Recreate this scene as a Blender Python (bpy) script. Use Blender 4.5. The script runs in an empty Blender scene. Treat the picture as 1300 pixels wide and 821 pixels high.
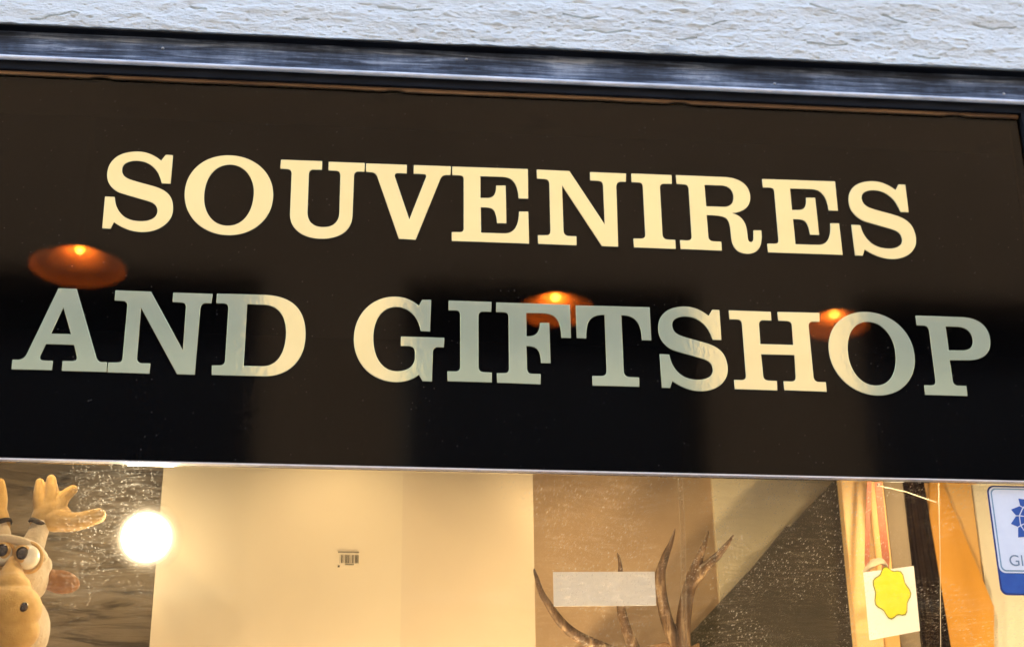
import bpy, bmesh, math, random
from mathutils import Vector, Matrix, noise
random.seed(7)
PI = math.pi
S = bpy.context.scene
col = S.collection

# ------------------------------------------------------------------ camera
F_PX, YAW, PITCH, ROLL = 2150.0, 0.10629199, 0.43628581, -0.01245645
CAM = Vector((0, -3.0, 1.6))
cy, sy, cp, sp = math.cos(YAW), math.sin(YAW), math.cos(PITCH), math.sin(PITCH)
fw = Vector((sy*cp, cy*cp, sp)); r0 = Vector((cy, -sy, 0)); u0 = r0.cross(fw)
cr, sr = math.cos(ROLL), math.sin(ROLL)
RT = cr*r0 + sr*u0; UP = -sr*r0 + cr*u0
def at(px, py, y):
    """measured photo point -> real point on the vertical plane at distance y behind the shopfront"""
    v = RT*((px-650)/F_PX) - UP*((py-366)/F_PX) + fw
    return CAM + v*((y-CAM.y)/v.y)
cd = bpy.data.cameras.new('camera'); cam = bpy.data.objects.new('camera', cd); col.objects.link(cam)
M = Matrix((RT, UP, -fw)).transposed().to_4x4(); M.translation = CAM
cam.matrix_world = M
cd.sensor_width = 36; cd.lens = F_PX/1300*36; cd.shift_y = -(410.5-366)/1300
cd.clip_start = .05; cd.clip_end = 500
cd.dof.use_dof = True; cd.dof.focus_distance = 3.28; cd.dof.aperture_fstop = 1.9
S.camera = cam

# ------------------------------------------------------------------ helpers
def link(name, me, mat=None, parent=None):
    o = bpy.data.objects.new(name, me); col.objects.link(o)
    if mat:
        for m in (mat if isinstance(mat, (list, tuple)) else [mat]): me.materials.append(m)
    if parent: o.parent = parent; o.matrix_parent_inverse = parent.matrix_world.inverted()
    return o
def tag(o, label, cat, group=None, kind=None):
    if label: o['label'] = label
    if cat: o['category'] = cat
    if group: o['group'] = group
    if kind: o['kind'] = kind
    return o
def empty(name, loc, label, cat, group=None):
    o = bpy.data.objects.new(name, None); col.objects.link(o); o.location = loc
    o.matrix_world = Matrix.Translation(Vector(loc)); o.empty_display_size = .05
    return tag(o, label, cat, group)
def box(bm, x0, x1, y0, y1, z0, z1, bev=0):
    vs = [bm.verts.new(p) for p in ((x0,y0,z0),(x1,y0,z0),(x1,y1,z0),(x0,y1,z0),(x0,y0,z1),(x1,y0,z1),(x1,y1,z1),(x0,y1,z1))]
    fs = [bm.faces.new([vs[i] for i in f]) for f in ((0,3,2,1),(4,5,6,7),(0,1,5,4),(1,2,6,5),(2,3,7,6),(3,0,4,7))]
    if bev:
        es = list({e for f in fs for e in f.edges})
        bmesh.ops.bevel(bm, geom=es, offset=bev, segments=2, affect='EDGES')
def mk(name, fn, mat, parent=None, smooth=False):
    bm = bmesh.new(); fn(bm); bmesh.ops.recalc_face_normals(bm, faces=bm.faces)
    me = bpy.data.meshes.new(name); bm.to_mesh(me); bm.free()
    if smooth:
        for p in me.polygons: p.use_smooth = True
    return link(name, me, mat, parent)
def boxes(name, lst, mat, parent=None, bev=0):
    def f(bm):
        for b in lst: box(bm, *b, bev)
    return mk(name, f, mat, parent)
def prism(name, poly, y0, y1, mat, parent=None, bev=0):
    """polygon of (x,z) extruded from y0 to y1"""
    def f(bm):
        a = [bm.verts.new((x, y0, z)) for x, z in poly]; b = [bm.verts.new((x, y1, z)) for x, z in poly]
        bm.faces.new(a); bm.faces.new(b[::-1]); n = len(a)
        for i in range(n): bm.faces.new((a[i], b[i], b[(i+1)%n], a[(i+1)%n]))
        if bev: bmesh.ops.bevel(bm, geom=list(bm.edges), offset=bev, segments=1, affect='EDGES')
    return mk(name, f, mat, parent)
def pts_prism(name, pix, y, th, mat, parent=None, bev=0):
    return prism(name, [(at(px, py, y).x, at(px, py, y).z) for px, py in pix], y, y+th, mat, parent, bev)
def lathe(bm, prof, c, seg=48):
    rings = []
    for r, z in prof:
        rings.append([bm.verts.new((c[0]+r*math.cos(2*PI*k/seg), c[1]+r*math.sin(2*PI*k/seg), c[2]+z)) for k in range(seg)])
    for a, b in zip(rings, rings[1:]):
        for k in range(seg): bm.faces.new((a[k], a[(k+1)%seg], b[(k+1)%seg], b[k]))
    return rings
def tube(bm, P, R, seg=10, cap=True):
    P = [Vector(p) for p in P]; rings = []
    for i, p in enumerate(P):
        d = (P[min(i+1, len(P)-1)]-P[max(i-1, 0)]).normalized()
        a = d.cross(Vector((0, 1, .01))); a = a.normalized() if a.length > .01 else Vector((1, 0, 0)); b = d.cross(a)
        rr = R[i] if isinstance(R, (list, tuple)) else R
        rings.append([bm.verts.new(p+(a*math.cos(2*PI*k/seg)+b*math.sin(2*PI*k/seg))*rr) for k in range(seg)])
    for a, b in zip(rings, rings[1:]):
        for k in range(seg): bm.faces.new((a[k], a[(k+1)%seg], b[(k+1)%seg], b[k]))
    if cap: bm.faces.new(rings[0][::-1]); bm.faces.new(rings[-1])
def smooth_path(P, R, n=6):
    out, ro = [], []
    m = len(P)
    for i in range(m-1):
        p0, p1, p2, p3 = P[max(i-1, 0)], P[i], P[i+1], P[min(i+2, m-1)]
        for k in range(n):
            t = k/n
            out.append(Vector([.5*((2*b)+(-a+c)*t+(2*a-5*b+4*c-d)*t*t+(-a+3*b-3*c+d)*t**3) for a, b, c, d in zip(p0, p1, p2, p3)]))
            ro.append(R[i]*(1-t)+R[i+1]*t)
    out.append(Vector(P[-1])); ro.append(R[-1]); return out, ro
def blob(name, ells, chains, mat, parent=None, voxel=.0022, sm=6):
    """ellipsoids (centre, radii, tilt) and ball chains melted into one continuous skin"""
    bm = bmesh.new()
    def ball(c, r, tilt=0):
        m = Matrix.Translation(Vector(c)) @ Matrix.Rotation(tilt, 4, 'Y') @ Matrix.Diagonal((*r, 1))
        bmesh.ops.create_icosphere(bm, subdivisions=3, radius=1, matrix=m)
    for e in ells: ball(*e)
    for ch in chains:
        fl = ch[2] if len(ch) > 2 else 1
        P, R = smooth_path([Vector(p) for p in ch[0]], ch[1], 16)
        for p, r in zip(P, R): ball(p, (r, r*fl, r))
    me = bpy.data.meshes.new(name); bm.to_mesh(me); bm.free()
    t = bpy.data.objects.new('tmp', me); col.objects.link(t)
    m = t.modifiers.new('r', 'REMESH'); m.mode = 'VOXEL'; m.voxel_size = voxel; m.use_smooth_shade = True
    m2 = t.modifiers.new('s', 'SMOOTH'); m2.iterations = sm; m2.factor = .5
    dg = bpy.context.evaluated_depsgraph_get(); dg.update()
    me2 = bpy.data.meshes.new_from_object(t.evaluated_get(dg)); bpy.data.objects.remove(t)
    me2.name = name
    for p in me2.polygons: p.use_smooth = True
    return link(name, me2, mat, parent)

# ------------------------------------------------------------------ materials
def mat(name):
    m = bpy.data.materials.new(name); m.use_nodes = True
    nt = m.node_tree; b = nt.nodes['Principled BSDF']; return m, nt, b
def N(nt, t, **kw):
    n = nt.nodes.new(t)
    for k, v in kw.items():
        if k in n.inputs: n.inputs[k].default_value = v
        else: setattr(n, k, v)
    return n
def coords(nt, scale=(1, 1, 1), rot=(0, 0, 0)):
    tc = N(nt, 'ShaderNodeTexCoord'); mp = N(nt, 'ShaderNodeMapping')
    mp.inputs['Scale'].default_value = scale; mp.inputs['Rotation'].default_value = rot
    nt.links.new(tc.outputs['Object'], mp.inputs['Vector']); return mp.outputs['Vector']
def ramp(nt, fac, stops):
    r = N(nt, 'ShaderNodeValToRGB'); cr_ = r.color_ramp
    while len(cr_.elements) < len(stops): cr_.elements.new(.5)
    for e, (p, c) in zip(cr_.elements, stops): e.position = p; e.color = c if len(c) == 4 else (*c, 1)
    nt.links.new(fac, r.inputs['Fac']); return r.outputs['Color']
def noisy(name, c1, c2, scale=(8, 8, 8), rough=.6, bump=.0, bscale=40, detail=6, lo=.35, hi=.65, spec=.5, coat=0, sheen=0, bdist=.004):
    m, nt, b = mat(name); v = coords(nt, scale)
    n = N(nt, 'ShaderNodeTexNoise', Scale=1.0, Detail=detail, Roughness=.6); nt.links.new(v, n.inputs['Vector'])
    nt.links.new(ramp(nt, n.outputs['Fac'], [(lo, c1), (hi, c2)]), b.inputs['Base Color'])
    b.inputs['Roughness'].default_value = rough; b.inputs['Specular IOR Level'].default_value = spec
    b.inputs['Coat Weight'].default_value = coat; b.inputs['Sheen Weight'].default_value = sheen
    if bump:
        v2 = coords(nt, tuple(s*bscale/8 for s in scale)); n2 = N(nt, 'ShaderNodeTexNoise', Scale=1.0, Detail=8, Roughness=.65); nt.links.new(v2, n2.inputs['Vector'])
        bp = N(nt, 'ShaderNodeBump', Strength=bump, Distance=bdist); nt.links.new(n2.outputs['Fac'], bp.inputs['Height']); nt.links.new(bp.outputs['Normal'], b.inputs['Normal'])
    return m

# white lime render with grey weathering
m_wall, nt, b = mat('white_render')
v = coords(nt, (5, 5, 18)); n = N(nt, 'ShaderNodeTexNoise', Scale=1.0, Detail=9, Roughness=.65); nt.links.new(v, n.inputs['Vector'])
nt.links.new(ramp(nt, n.outputs['Fac'], [(.3, (.52, .56, .545)), (.40, (.76, .80, .765)), (.7, (.82, .86, .82))]), b.inputs['Base Color'])
vq = coords(nt, (70, 70, 190), (0, .05, 0)); nq = N(nt, 'ShaderNodeTexNoise', Scale=1.0, Detail=6, Roughness=.7); nt.links.new(vq, nq.inputs['Vector'])  # fine grey dirt speckle that also deepens the faint relief shade
rq = ramp(nt, nq.outputs['Fac'], [(.28, (.74, .75, .76)), (.38, (.95, .95, .95)), (.5, (1, 1, 1))]); mq = N(nt, 'ShaderNodeMix', data_type='RGBA', blend_type='MULTIPLY'); mq.inputs[0].default_value = 1
l0 = b.inputs['Base Color'].links[0]; nt.links.new(l0.from_socket, mq.inputs[6]); nt.links.new(rq, mq.inputs[7]); nt.links.new(mq.outputs[2], b.inputs['Base Color'])
b.inputs['Roughness'].default_value = .85; b.inputs['Specular IOR Level'].default_value = .25
v2 = coords(nt, (110, 110, 230), (0, .06, 0)); n2 = N(nt, 'ShaderNodeTexNoise', Scale=1.0, Detail=7, Roughness=.7); nt.links.new(v2, n2.inputs['Vector'])
bp = N(nt, 'ShaderNodeBump', Strength=1.0, Distance=.005); nt.links.new(n2.outputs['Fac'], bp.inputs['Height']); nt.links.new(bp.outputs['Normal'], b.inputs['Normal'])

# weathered blue grey painted timber
m_trim, nt, b = mat('weathered_blue_grey_paint')
v = coords(nt, (7, 60, 120), (0, .03, 0)); n = N(nt, 'ShaderNodeTexNoise', Scale=1.0, Detail=8, Roughness=.7, Distortion=.6); nt.links.new(v, n.inputs['Vector'])
vv = coords(nt, (60, 30, 22)); nn = N(nt, 'ShaderNodeTexNoise', Scale=1.0, Detail=6, Roughness=.7); nt.links.new(vv, nn.inputs['Vector'])
v3 = coords(nt, (6, 6, 6)); n3 = N(nt, 'ShaderNodeTexNoise', Scale=1.0, Detail=3); nt.links.new(v3, n3.inputs['Vector'])
a1 = N(nt, 'ShaderNodeMath', operation='MULTIPLY_ADD'); nt.links.new(nn.outputs['Fac'], a1.inputs[0]); a1.inputs[1].default_value = .15; nt.links.new(n.outputs['Fac'], a1.inputs[2])
a2 = N(nt, 'ShaderNodeMath', operation='MULTIPLY_ADD'); nt.links.new(n3.outputs['Fac'], a2.inputs[0]); a2.inputs[1].default_value = .6; nt.links.new(a1.outputs[0], a2.inputs[2])
nt.links.new(ramp(nt, a2.outputs[0], [(.86, (.018, .023, .033)), (1.02, (.065, .084, .118)), (1.0, (.12, .15, .20)), (1.0, (.32, .37, .43))]), b.inputs['Base Color'])
sc = N(nt, 'ShaderNodeMath', operation='MULTIPLY_ADD'); nt.links.new(a2.outputs[0], sc.inputs[0]); sc.inputs[1].default_value = 2.0; sc.inputs[2].default_value = .5-.88*2
rl = [l for l in nt.links if l.to_node.bl_idname == 'ShaderNodeValToRGB'][0]; rn = rl.to_node; nt.links.new(sc.outputs[0], rn.inputs['Fac'])
for e, p in zip(rn.color_ramp.elements, (.28, .50, .64, .86)): e.position = p
b.inputs['Roughness'].default_value = .6; b.inputs['Specular IOR Level'].default_value = .3
bp = N(nt, 'ShaderNodeBump', Strength=.9, Distance=.003); nt.links.new(n.outputs['Fac'], bp.inputs['Height']); nt.links.new(bp.outputs['Normal'], b.inputs['Normal'])
m_bead = noisy('bead_highlight_paint', (.45, .48, .52), (.78, .80, .82), (14, 60, 60), .3, .2, 30)  # pale bead colour carries the skylight glint along the moulding
m_darktrim = noisy('dark_trim_shade_paint', (.004, .005, .007), (.012, .014, .018), (10, 60, 60), .7, .3, 40, spec=.12)
m_black = noisy('black_shadow_board', (.008, .007, .006), (.014, .013, .012), (6, 6, 6), .8)
m_oldwood = noisy('raw_brown_timber', (.10, .05, .02), (.36, .20, .085), (6, 60, 90), .7, .6, 30, lo=.3, hi=.7)

# dark tinted glass of the fascia: reflects the street, lets a little amber light through
m_panel, nt, b = mat('dark_tinted_glass'); nt.nodes.remove(b); out = nt.nodes['Material Output']
fr = N(nt, 'ShaderNodeFresnel', IOR=1.245); gl = N(nt, 'ShaderNodeBsdfGlossy', Roughness=.07, Color=(1, 1, 1, 1)); tr = N(nt, 'ShaderNodeBsdfTransparent', Color=(.34, .265, .16, 1))
mx = N(nt, 'ShaderNodeMixShader'); nt.links.new(fr.outputs[0], mx.inputs[0]); nt.links.new(tr.outputs[0], mx.inputs[1]); nt.links.new(gl.outputs[0], mx.inputs[2])
df = N(nt, 'ShaderNodeBsdfDiffuse', Color=(.012, .010, .009, 1)); ad = N(nt, 'ShaderNodeAddShader')
vd = coords(nt, (60, 60, 60)); vo = N(nt, 'ShaderNodeTexVoronoi', Scale=1.0); nt.links.new(vd, vo.inputs['Vector'])
dc = ramp(nt, vo.outputs['Distance'], [(.045, (.14, .12, .10)), (.07, (.0009, .0008, .0008))]); nt.links.new(dc, df.inputs['Color'])
nt.links.new(mx.outputs[0], ad.inputs[0]); nt.links.new(df.outputs[0], ad.inputs[1]); nt.links.new(ad.outputs[0], out.inputs['Surface'])

# cream gold foil of the letters
m_foil, nt, b = mat('cream_gold_foil'); nt.nodes.remove(b); out = nt.nodes['Material Output']
v = coords(nt, (9, 9, 9)); n = N(nt, 'ShaderNodeTexNoise', Scale=1.0, Detail=5); nt.links.new(v, n.inputs['Vector'])
dc = ramp(nt, n.outputs['Fac'], [(.3, (.66, .71, .47)), (.7, (.73, .765, .52))])
df = N(nt, 'ShaderNodeBsdfDiffuse'); nt.links.new(dc, df.inputs['Color'])
gl = N(nt, 'ShaderNodeBsdfGlossy', Roughness=.05, Color=(.84, .73, .29, 1))
v2 = coords(nt, (100, 100, 75)); n2 = N(nt, 'ShaderNodeTexNoise', Scale=1.0, Detail=3, Roughness=.55, Distortion=.4); nt.links.new(v2, n2.inputs['Vector'])
bp = N(nt, 'ShaderNodeBump', Strength=.20, Distance=.0005); nt.links.new(n2.outputs['Fac'], bp.inputs['Height']); nt.links.new(bp.outputs['Normal'], gl.inputs['Normal'])
mx = N(nt, 'ShaderNodeMixShader'); mx.inputs[0].default_value = .50
nt.links.new(df.outputs[0], mx.inputs[1]); nt.links.new(gl.outputs[0], mx.inputs[2]); nt.links.new(mx.outputs[0], out.inputs['Surface'])

# shop window glass with dust, dried drops and wipe marks
m_pane, nt, b = mat('dusty_window_glass'); nt.nodes.remove(b); out = nt.nodes['Material Output']
fr = N(nt, 'ShaderNodeFresnel', IOR=1.28); gl = N(nt, 'ShaderNodeBsdfGlossy', Roughness=.01); tr = N(nt, 'ShaderNodeBsdfTransparent', Color=(.97, .97, .95, 1))
mx = N(nt, 'ShaderNodeMixShader'); nt.links.new(fr.outputs[0], mx.inputs[0]); nt.links.new(tr.outputs[0], mx.inputs[1]); nt.links.new(gl.outputs[0], mx.inputs[2])
v = coords(nt, (1, 1, 1)); 
wob = N(nt, 'ShaderNodeTexNoise', Scale=5.0, Detail=1); nt.links.new(v, wob.inputs['Vector'])
sub = N(nt, 'ShaderNodeVectorMath', operation='SCALE'); nt.links.new(wob.outputs['Color'], sub.inputs[0]); sub.inputs['Scale'].default_value = .06
addv = N(nt, 'ShaderNodeVectorMath', operation='ADD'); nt.links.new(v, addv.inputs[0]); nt.links.new(sub.outputs[0], addv.inputs[1])
mp = N(nt, 'ShaderNodeMapping'); mp.inputs['Scale'].default_value = (300, 1, 430); mp.inputs['Rotation'].default_value = (0, -.18, 0); nt.links.new(addv.outputs[0], mp.inputs['Vector'])
vo = N(nt, 'ShaderNodeTexVoronoi', Scale=1.0); nt.links.new(mp.outputs[0], vo.inputs['Vector'])
spot = N(nt, 'ShaderNodeMapRange'); spot.inputs['From Min'].default_value = .38; spot.inputs['From Max'].default_value = .16; nt.links.new(vo.outputs['Distance'], spot.inputs['Value'])
sepc = N(nt, 'ShaderNodeSeparateColor'); nt.links.new(vo.outputs['Color'], sepc.inputs[0])
pk = N(nt, 'ShaderNodeMapRange'); pk.inputs['From Min'].default_value = .45; pk.inputs['From Max'].default_value = 1.0; nt.links.new(sepc.outputs[0], pk.inputs['Value'])
ms = N(nt, 'ShaderNodeTexNoise', Scale=7.0, Detail=3); nt.links.new(v, ms.inputs['Vector'])
mk_ = N(nt, 'ShaderNodeMapRange'); mk_.inputs['From Min'].default_value = .34; mk_.inputs['From Max'].default_value = .52; nt.links.new(ms.outputs['Fac'], mk_.inputs['Value'])
sx_n = N(nt, 'ShaderNodeSeparateXYZ'); nt.links.new(addv.outputs[0], sx_n.inputs[0])      # specks thinned over the middle, where the pale board drowns them
wx = ramp(nt, sx_n.outputs['X'], [(0, (.10, .10, .10)), (.10, (.18, .18, .18)), (.17, (.50, .50, .50)), (.26, (.45, .45, .45)), (.33, (0, 0, 0)), (.80, (.05, .05, .05)), (.93, (.9, .9, .9)), (1, (.9, .9, .9))]); wxr = wx.node
mpx = N(nt, 'ShaderNodeMapRange'); mpx.inputs['From Min'].default_value = -.62; mpx.inputs['From Max'].default_value = .46; nt.links.new(sx_n.outputs['X'], mpx.inputs['Value']); nt.links.new(mpx.outputs[0], wxr.inputs['Fac'])
mkw = N(nt, 'ShaderNodeMath', operation='MULTIPLY'); nt.links.new(mk_.outputs[0], mkw.inputs[0]); nt.links.new(wx, mkw.inputs[1]); mk_ = mkw
m1 = N(nt, 'ShaderNodeMath', operation='MULTIPLY'); nt.links.new(spot.outputs[0], m1.inputs[0]); nt.links.new(pk.outputs[0], m1.inputs[1])
m2 = N(nt, 'ShaderNodeMath', operation='MULTIPLY'); nt.links.new(m1.outputs[0], m2.inputs[0]); nt.links.new(mk_.outputs[0], m2.inputs[1])
wv = N(nt, 'ShaderNodeMapping'); wv.inputs['Scale'].default_value = (16, 1, 330); wv.inputs['Rotation'].default_value = (0, -.16, 0); nt.links.new(addv.outputs[0], wv.inputs['Vector'])
wn = N(nt, 'ShaderNodeTexNoise', Scale=1.0, Detail=3); nt.links.new(wv.outputs[0], wn.inputs['Vector'])
wr = N(nt, 'ShaderNodeMapRange'); wr.inputs['From Min'].default_value = .52; wr.inputs['From Max'].default_value = .75; wr.inputs['To Max'].default_value = .14; nt.links.new(wn.outputs['Fac'], wr.inputs['Value'])
wm = N(nt, 'ShaderNodeMath', operation='MULTIPLY'); nt.links.new(wr.outputs[0], wm.inputs[0]); nt.links.new(mk_.outputs[0], wm.inputs[1])
wa = N(nt, 'ShaderNodeMath', operation='ADD'); wa.inputs[1].default_value = .004; nt.links.new(wm.outputs[0], wa.inputs[0])
m3 = N(nt, 'ShaderNodeMath', operation='MULTIPLY_ADD'); nt.links.new(m2.outputs[0], m3.inputs[0]); m3.inputs[1].default_value = .72; nt.links.new(wa.outputs[0], m3.inputs[2])
tl = N(nt, 'ShaderNodeBsdfTranslucent'); nt.links.new(m3.outputs[0], tl.inputs['Color'])
mf = N(nt, 'ShaderNodeAddShader'); nt.links.new(mx.outputs[0], mf.inputs[0]); nt.links.new(tl.outputs[0], mf.inputs[1]); nt.links.new(mf.outputs[0], out.inputs['Surface'])

m_edge = noisy('polished_glass_edge', (.70, .62, .55), (.85, .78, .70), (20, 20, 20), .25)
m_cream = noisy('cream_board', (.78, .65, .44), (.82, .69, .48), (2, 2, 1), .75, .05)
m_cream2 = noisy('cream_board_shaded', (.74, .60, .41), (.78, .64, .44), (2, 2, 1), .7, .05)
m_planks, nt, b = mat('rough_grey_brown_planks')
v = coords(nt, (5, 5, 32), (0, .02, 0)); n = N(nt, 'ShaderNodeTexNoise', Scale=1.0, Detail=8, Roughness=.6, Distortion=.8); nt.links.new(v, n.inputs['Vector'])
nt.links.new(ramp(nt, n.outputs['Fac'], [(.34, (.16, .115, .065)), (.45, (.40, .30, .18)), (.65, (.54, .41, .26))]), b.inputs['Base Color'])
bp = N(nt, 'ShaderNodeBump', Strength=.8, Distance=.01); nt.links.new(n.outputs['Fac'], bp.inputs['Height']); nt.links.new(bp.outputs['Normal'], b.inputs['Normal']); b.inputs['Roughness'].default_value = .8
m_brown = noisy('brown_cardboard', (.42, .28, .155), (.49, .34, .195), (3, 3, 6), .8, .1)
m_khaki = noisy('khaki_linen_board', (.80, .69, .44), (.84, .73, .48), (3, 3, 30), .85, .2)
m_darkboard = noisy('dark_olive_brown_board', (.022, .018, .010), (.034, .028, .017), (6, 6, 60), .9, .3, spec=.1)
m_yel = noisy('yellow_pine', (.78, .50, .20), (.88, .60, .27), (12, 12, 3), .55, .1)
m_orange = noisy('orange_pine', (.76, .44, .14), (.84, .52, .19), (12, 12, 3), .5, .1)
m_orange_shade = noisy('shaded_orange_pine', (.60, .28, .03), (.70, .34, .05), (12, 12, 3), .5, .1)
m_taupe = noisy('taupe_board', (.22, .17, .11), (.27, .21, .14), (10, 10, 2), .8, .1)
m_choc = noisy('dark_brown_sheet', (.012, .007, .004), (.03, .015, .007), (40, 20, 6), .95, .3, spec=.1)
m_ribbon = noisy('dusty_red_ribbon', (.42, .12, .06), (.50, .16, .085), (200, 40, 40), .6, .1)
m_ceil = noisy('display_lining', (.32, .24, .15), (.36, .27, .17), (2, 2, 2), .9)
m_shopdark = noisy('dim_shop_interior', (.05, .035, .025), (.06, .045, .03), (2, 2, 2), .9)
m_foam = noisy('mustard_plush', (.62, .36, .10), (.70, .43, .13), (60, 60, 60), .9, .5, 60, sheen=.4)
m_plush = noisy('cream_plush', (.66, .52, .34), (.76, .62, .43), (40, 40, 40), .95, .7, 40, sheen=.5)
m_brownplush = noisy('rust_brown_plush', (.30, .13, .04), (.38, .18, .06), (60, 60, 60), .95, .5, 60, sheen=.3)
m_eyering = noisy('tan_eye_rim', (.50, .29, .09), (.60, .36, .12), (60, 60, 60), .8, .4, 60)
m_eyewhite = noisy('eye_white', (.76, .68, .52), (.80, .73, .58), (20, 20, 20), .18, coat=.6)
m_pupil = noisy('glossy_pupil', (.02, .011, .006), (.05, .025, .012), (20, 20, 20), .08, coat=.8)
m_band = noisy('dark_brown_cord', (.03, .018, .01), (.06, .035, .02), (90, 90, 90), .9, .4)
m_antler, nt, b = mat('antler_horn')
v = coords(nt, (60, 60, 9)); n = N(nt, 'ShaderNodeTexNoise', Scale=1.0, Detail=7, Roughness=.65); nt.links.new(v, n.inputs['Vector'])
nt.links.new(ramp(nt, n.outputs['Fac'], [(.3, (.035, .02, .009)), (.54, (.14, .08, .04)), (.68, (.40, .27, .15))]), b.inputs['Base Color'])
bp = N(nt, 'ShaderNodeBump', Strength=.5, Distance=.002); nt.links.new(n.outputs['Fac'], bp.inputs['Height']); nt.links.new(bp.outputs['Normal'], b.inputs['Normal']); b.inputs['Roughness'].default_value = .45
m_pale_board = noisy('pale_board_paint', (.84, .78, .62), (.88, .82, .67), (2, 2, 2), .7, .05)
m_card = noisy('white_card', (.88, .88, .86), (.90, .90, .88), (20, 20, 20), .5)
m_yellowprint = noisy('yellow_print', (.80, .66, .02), (.86, .74, .05), (50, 50, 50), .5)
m_greenprint = noisy('olive_line', (.16, .20, .03), (.2, .25, .04), (50, 50, 50), .5)
m_ink = noisy('brown_black_ink', (.05, .035, .015), (.07, .05, .02), (50, 50, 50), .6)
m_blue = noisy('sticker_blue', (.02, .09, .36), (.025, .11, .40), (50, 50, 50), .35)
m_navy = noisy('sticker_navy', (.015, .04, .19), (.02, .05, .22), (50, 50, 50), .35)
m_pale = noisy('sticker_pale_blue', (.22, .36, .46), (.26, .40, .50), (50, 50, 50), .35)
m_stk = noisy('sticker_white', (.78, .81, .85), (.82, .85, .88), (50, 50, 50), .4)
m_stktext = noisy('sticker_slate', (.18, .26, .33), (.2, .28, .36), (50, 50, 50), .4)
m_metal = noisy('brushed_steel', (.35, .34, .33), (.45, .44, .43), (90, 10, 10), .35); m_metal.node_tree.nodes['Principled BSDF'].inputs['Metallic'].default_value = 1
m_thread = noisy('clear_nylon', (.75, .68, .55), (.8, .74, .6), (50, 50, 50), .2)
m_copper = noisy('copper_enamel', (.42, .19, .07), (.58, .29, .10), (9, 9, 9), .45, .1)
m_hub = noisy('dark_lamp_fitting', (.05, .02, .01), (.08, .03, .015), (30, 30, 30), .5)
def emis(name, c, s):
    m, nt, b = mat(name); v = coords(nt, (4, 4, 4)); n = N(nt, 'ShaderNodeTexNoise', Scale=1.0); nt.links.new(v, n.inputs['Vector'])
    nt.links.new(ramp(nt, n.outputs['Fac'], [(.3, c), (.7, tuple(min(1, x*1.05) for x in c))]), b.inputs['Emission Color']); b.inputs['Emission Strength'].default_value = s
    b.inputs['Base Color'].default_value = (.8, .8, .8, 1); return m
m_bulb = emis('lit_warm_bulb', (1, .80, .48), 9)
m_lens_glare, nt, b = mat('lit_lens_and_glare')
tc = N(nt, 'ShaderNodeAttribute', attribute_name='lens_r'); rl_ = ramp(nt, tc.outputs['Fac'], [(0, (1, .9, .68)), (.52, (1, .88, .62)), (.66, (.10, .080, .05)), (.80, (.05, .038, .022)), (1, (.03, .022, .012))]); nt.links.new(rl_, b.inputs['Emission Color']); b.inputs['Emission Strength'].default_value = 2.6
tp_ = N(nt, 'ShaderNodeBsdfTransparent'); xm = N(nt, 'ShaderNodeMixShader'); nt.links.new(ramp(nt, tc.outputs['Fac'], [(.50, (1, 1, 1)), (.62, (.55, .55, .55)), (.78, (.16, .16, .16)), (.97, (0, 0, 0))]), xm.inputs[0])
nt.links.new(tp_.outputs[0], xm.inputs[1]); nt.links.new(b.outputs[0], xm.inputs[2]); nt.links.new(xm.outputs[0], nt.nodes['Material Output'].inputs['Surface'])      # bright lens core; the fading rim imitates the glare round the bulb
m_lampbulb = emis('lit_amber_bulb', (1, .50, .08), 7)
m_ochre, nt, b = mat('ochre_render')
v = coords(nt, (.9, .9, .9)); n = N(nt, 'ShaderNodeTexNoise', Scale=1.0, Detail=8, Roughness=.6); nt.links.new(v, n.inputs['Vector'])
nt.links.new(ramp(nt, n.outputs['Fac'], [(.3, (.140, .096, .056)), (.7, (.175, .122, .074))]), b.inputs['Base Color']); b.inputs['Roughness'].default_value = .9
m_stone = noisy('pale_sandstone', (.20, .16, .12), (.26, .21, .16), (3, 3, 3), .85, .3)
m_opglass = noisy('dark_street_glass', (.006, .009, .016), (.010, .014, .022), (2, 2, 2), .5, spec=.12)
m_opframe = noisy('green_grey_joinery', (.05, .06, .055), (.07, .08, .07), (9, 9, 9), .5)
m_pave = noisy('granite_paving', (.20, .19, .18), (.30, .28, .26), (5, 5, 5), .8, .4)
m_asph = noisy('cobbled_street', (.07, .068, .065), (.13, .125, .12), (12, 12, 12), .85, .6)
m_tile = noisy('roof_tile', (.22, .09, .05), (.30, .13, .07), (5, 5, 5), .8, .4)

# ------------------------------------------------------------------ the street
X0, X1 = -14, 16
o = boxes('ground', [(-80, 80, -80, 60, -.6, -.16)], m_asph); tag(o, None, None, kind='structure')
o = boxes('street', [(X0-20, X1+20, -6.2, -1.6, -.156, -.12)], m_asph); tag(o, None, None, kind='structure')
o = boxes('pavement', [(X0-20, X1+20, -1.6, -.032, -.156, 0), (X0-20, X1+20, -8, -6.2, -.156, 0)], m_pave, bev=.01); tag(o, None, None, kind='structure')

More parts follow.
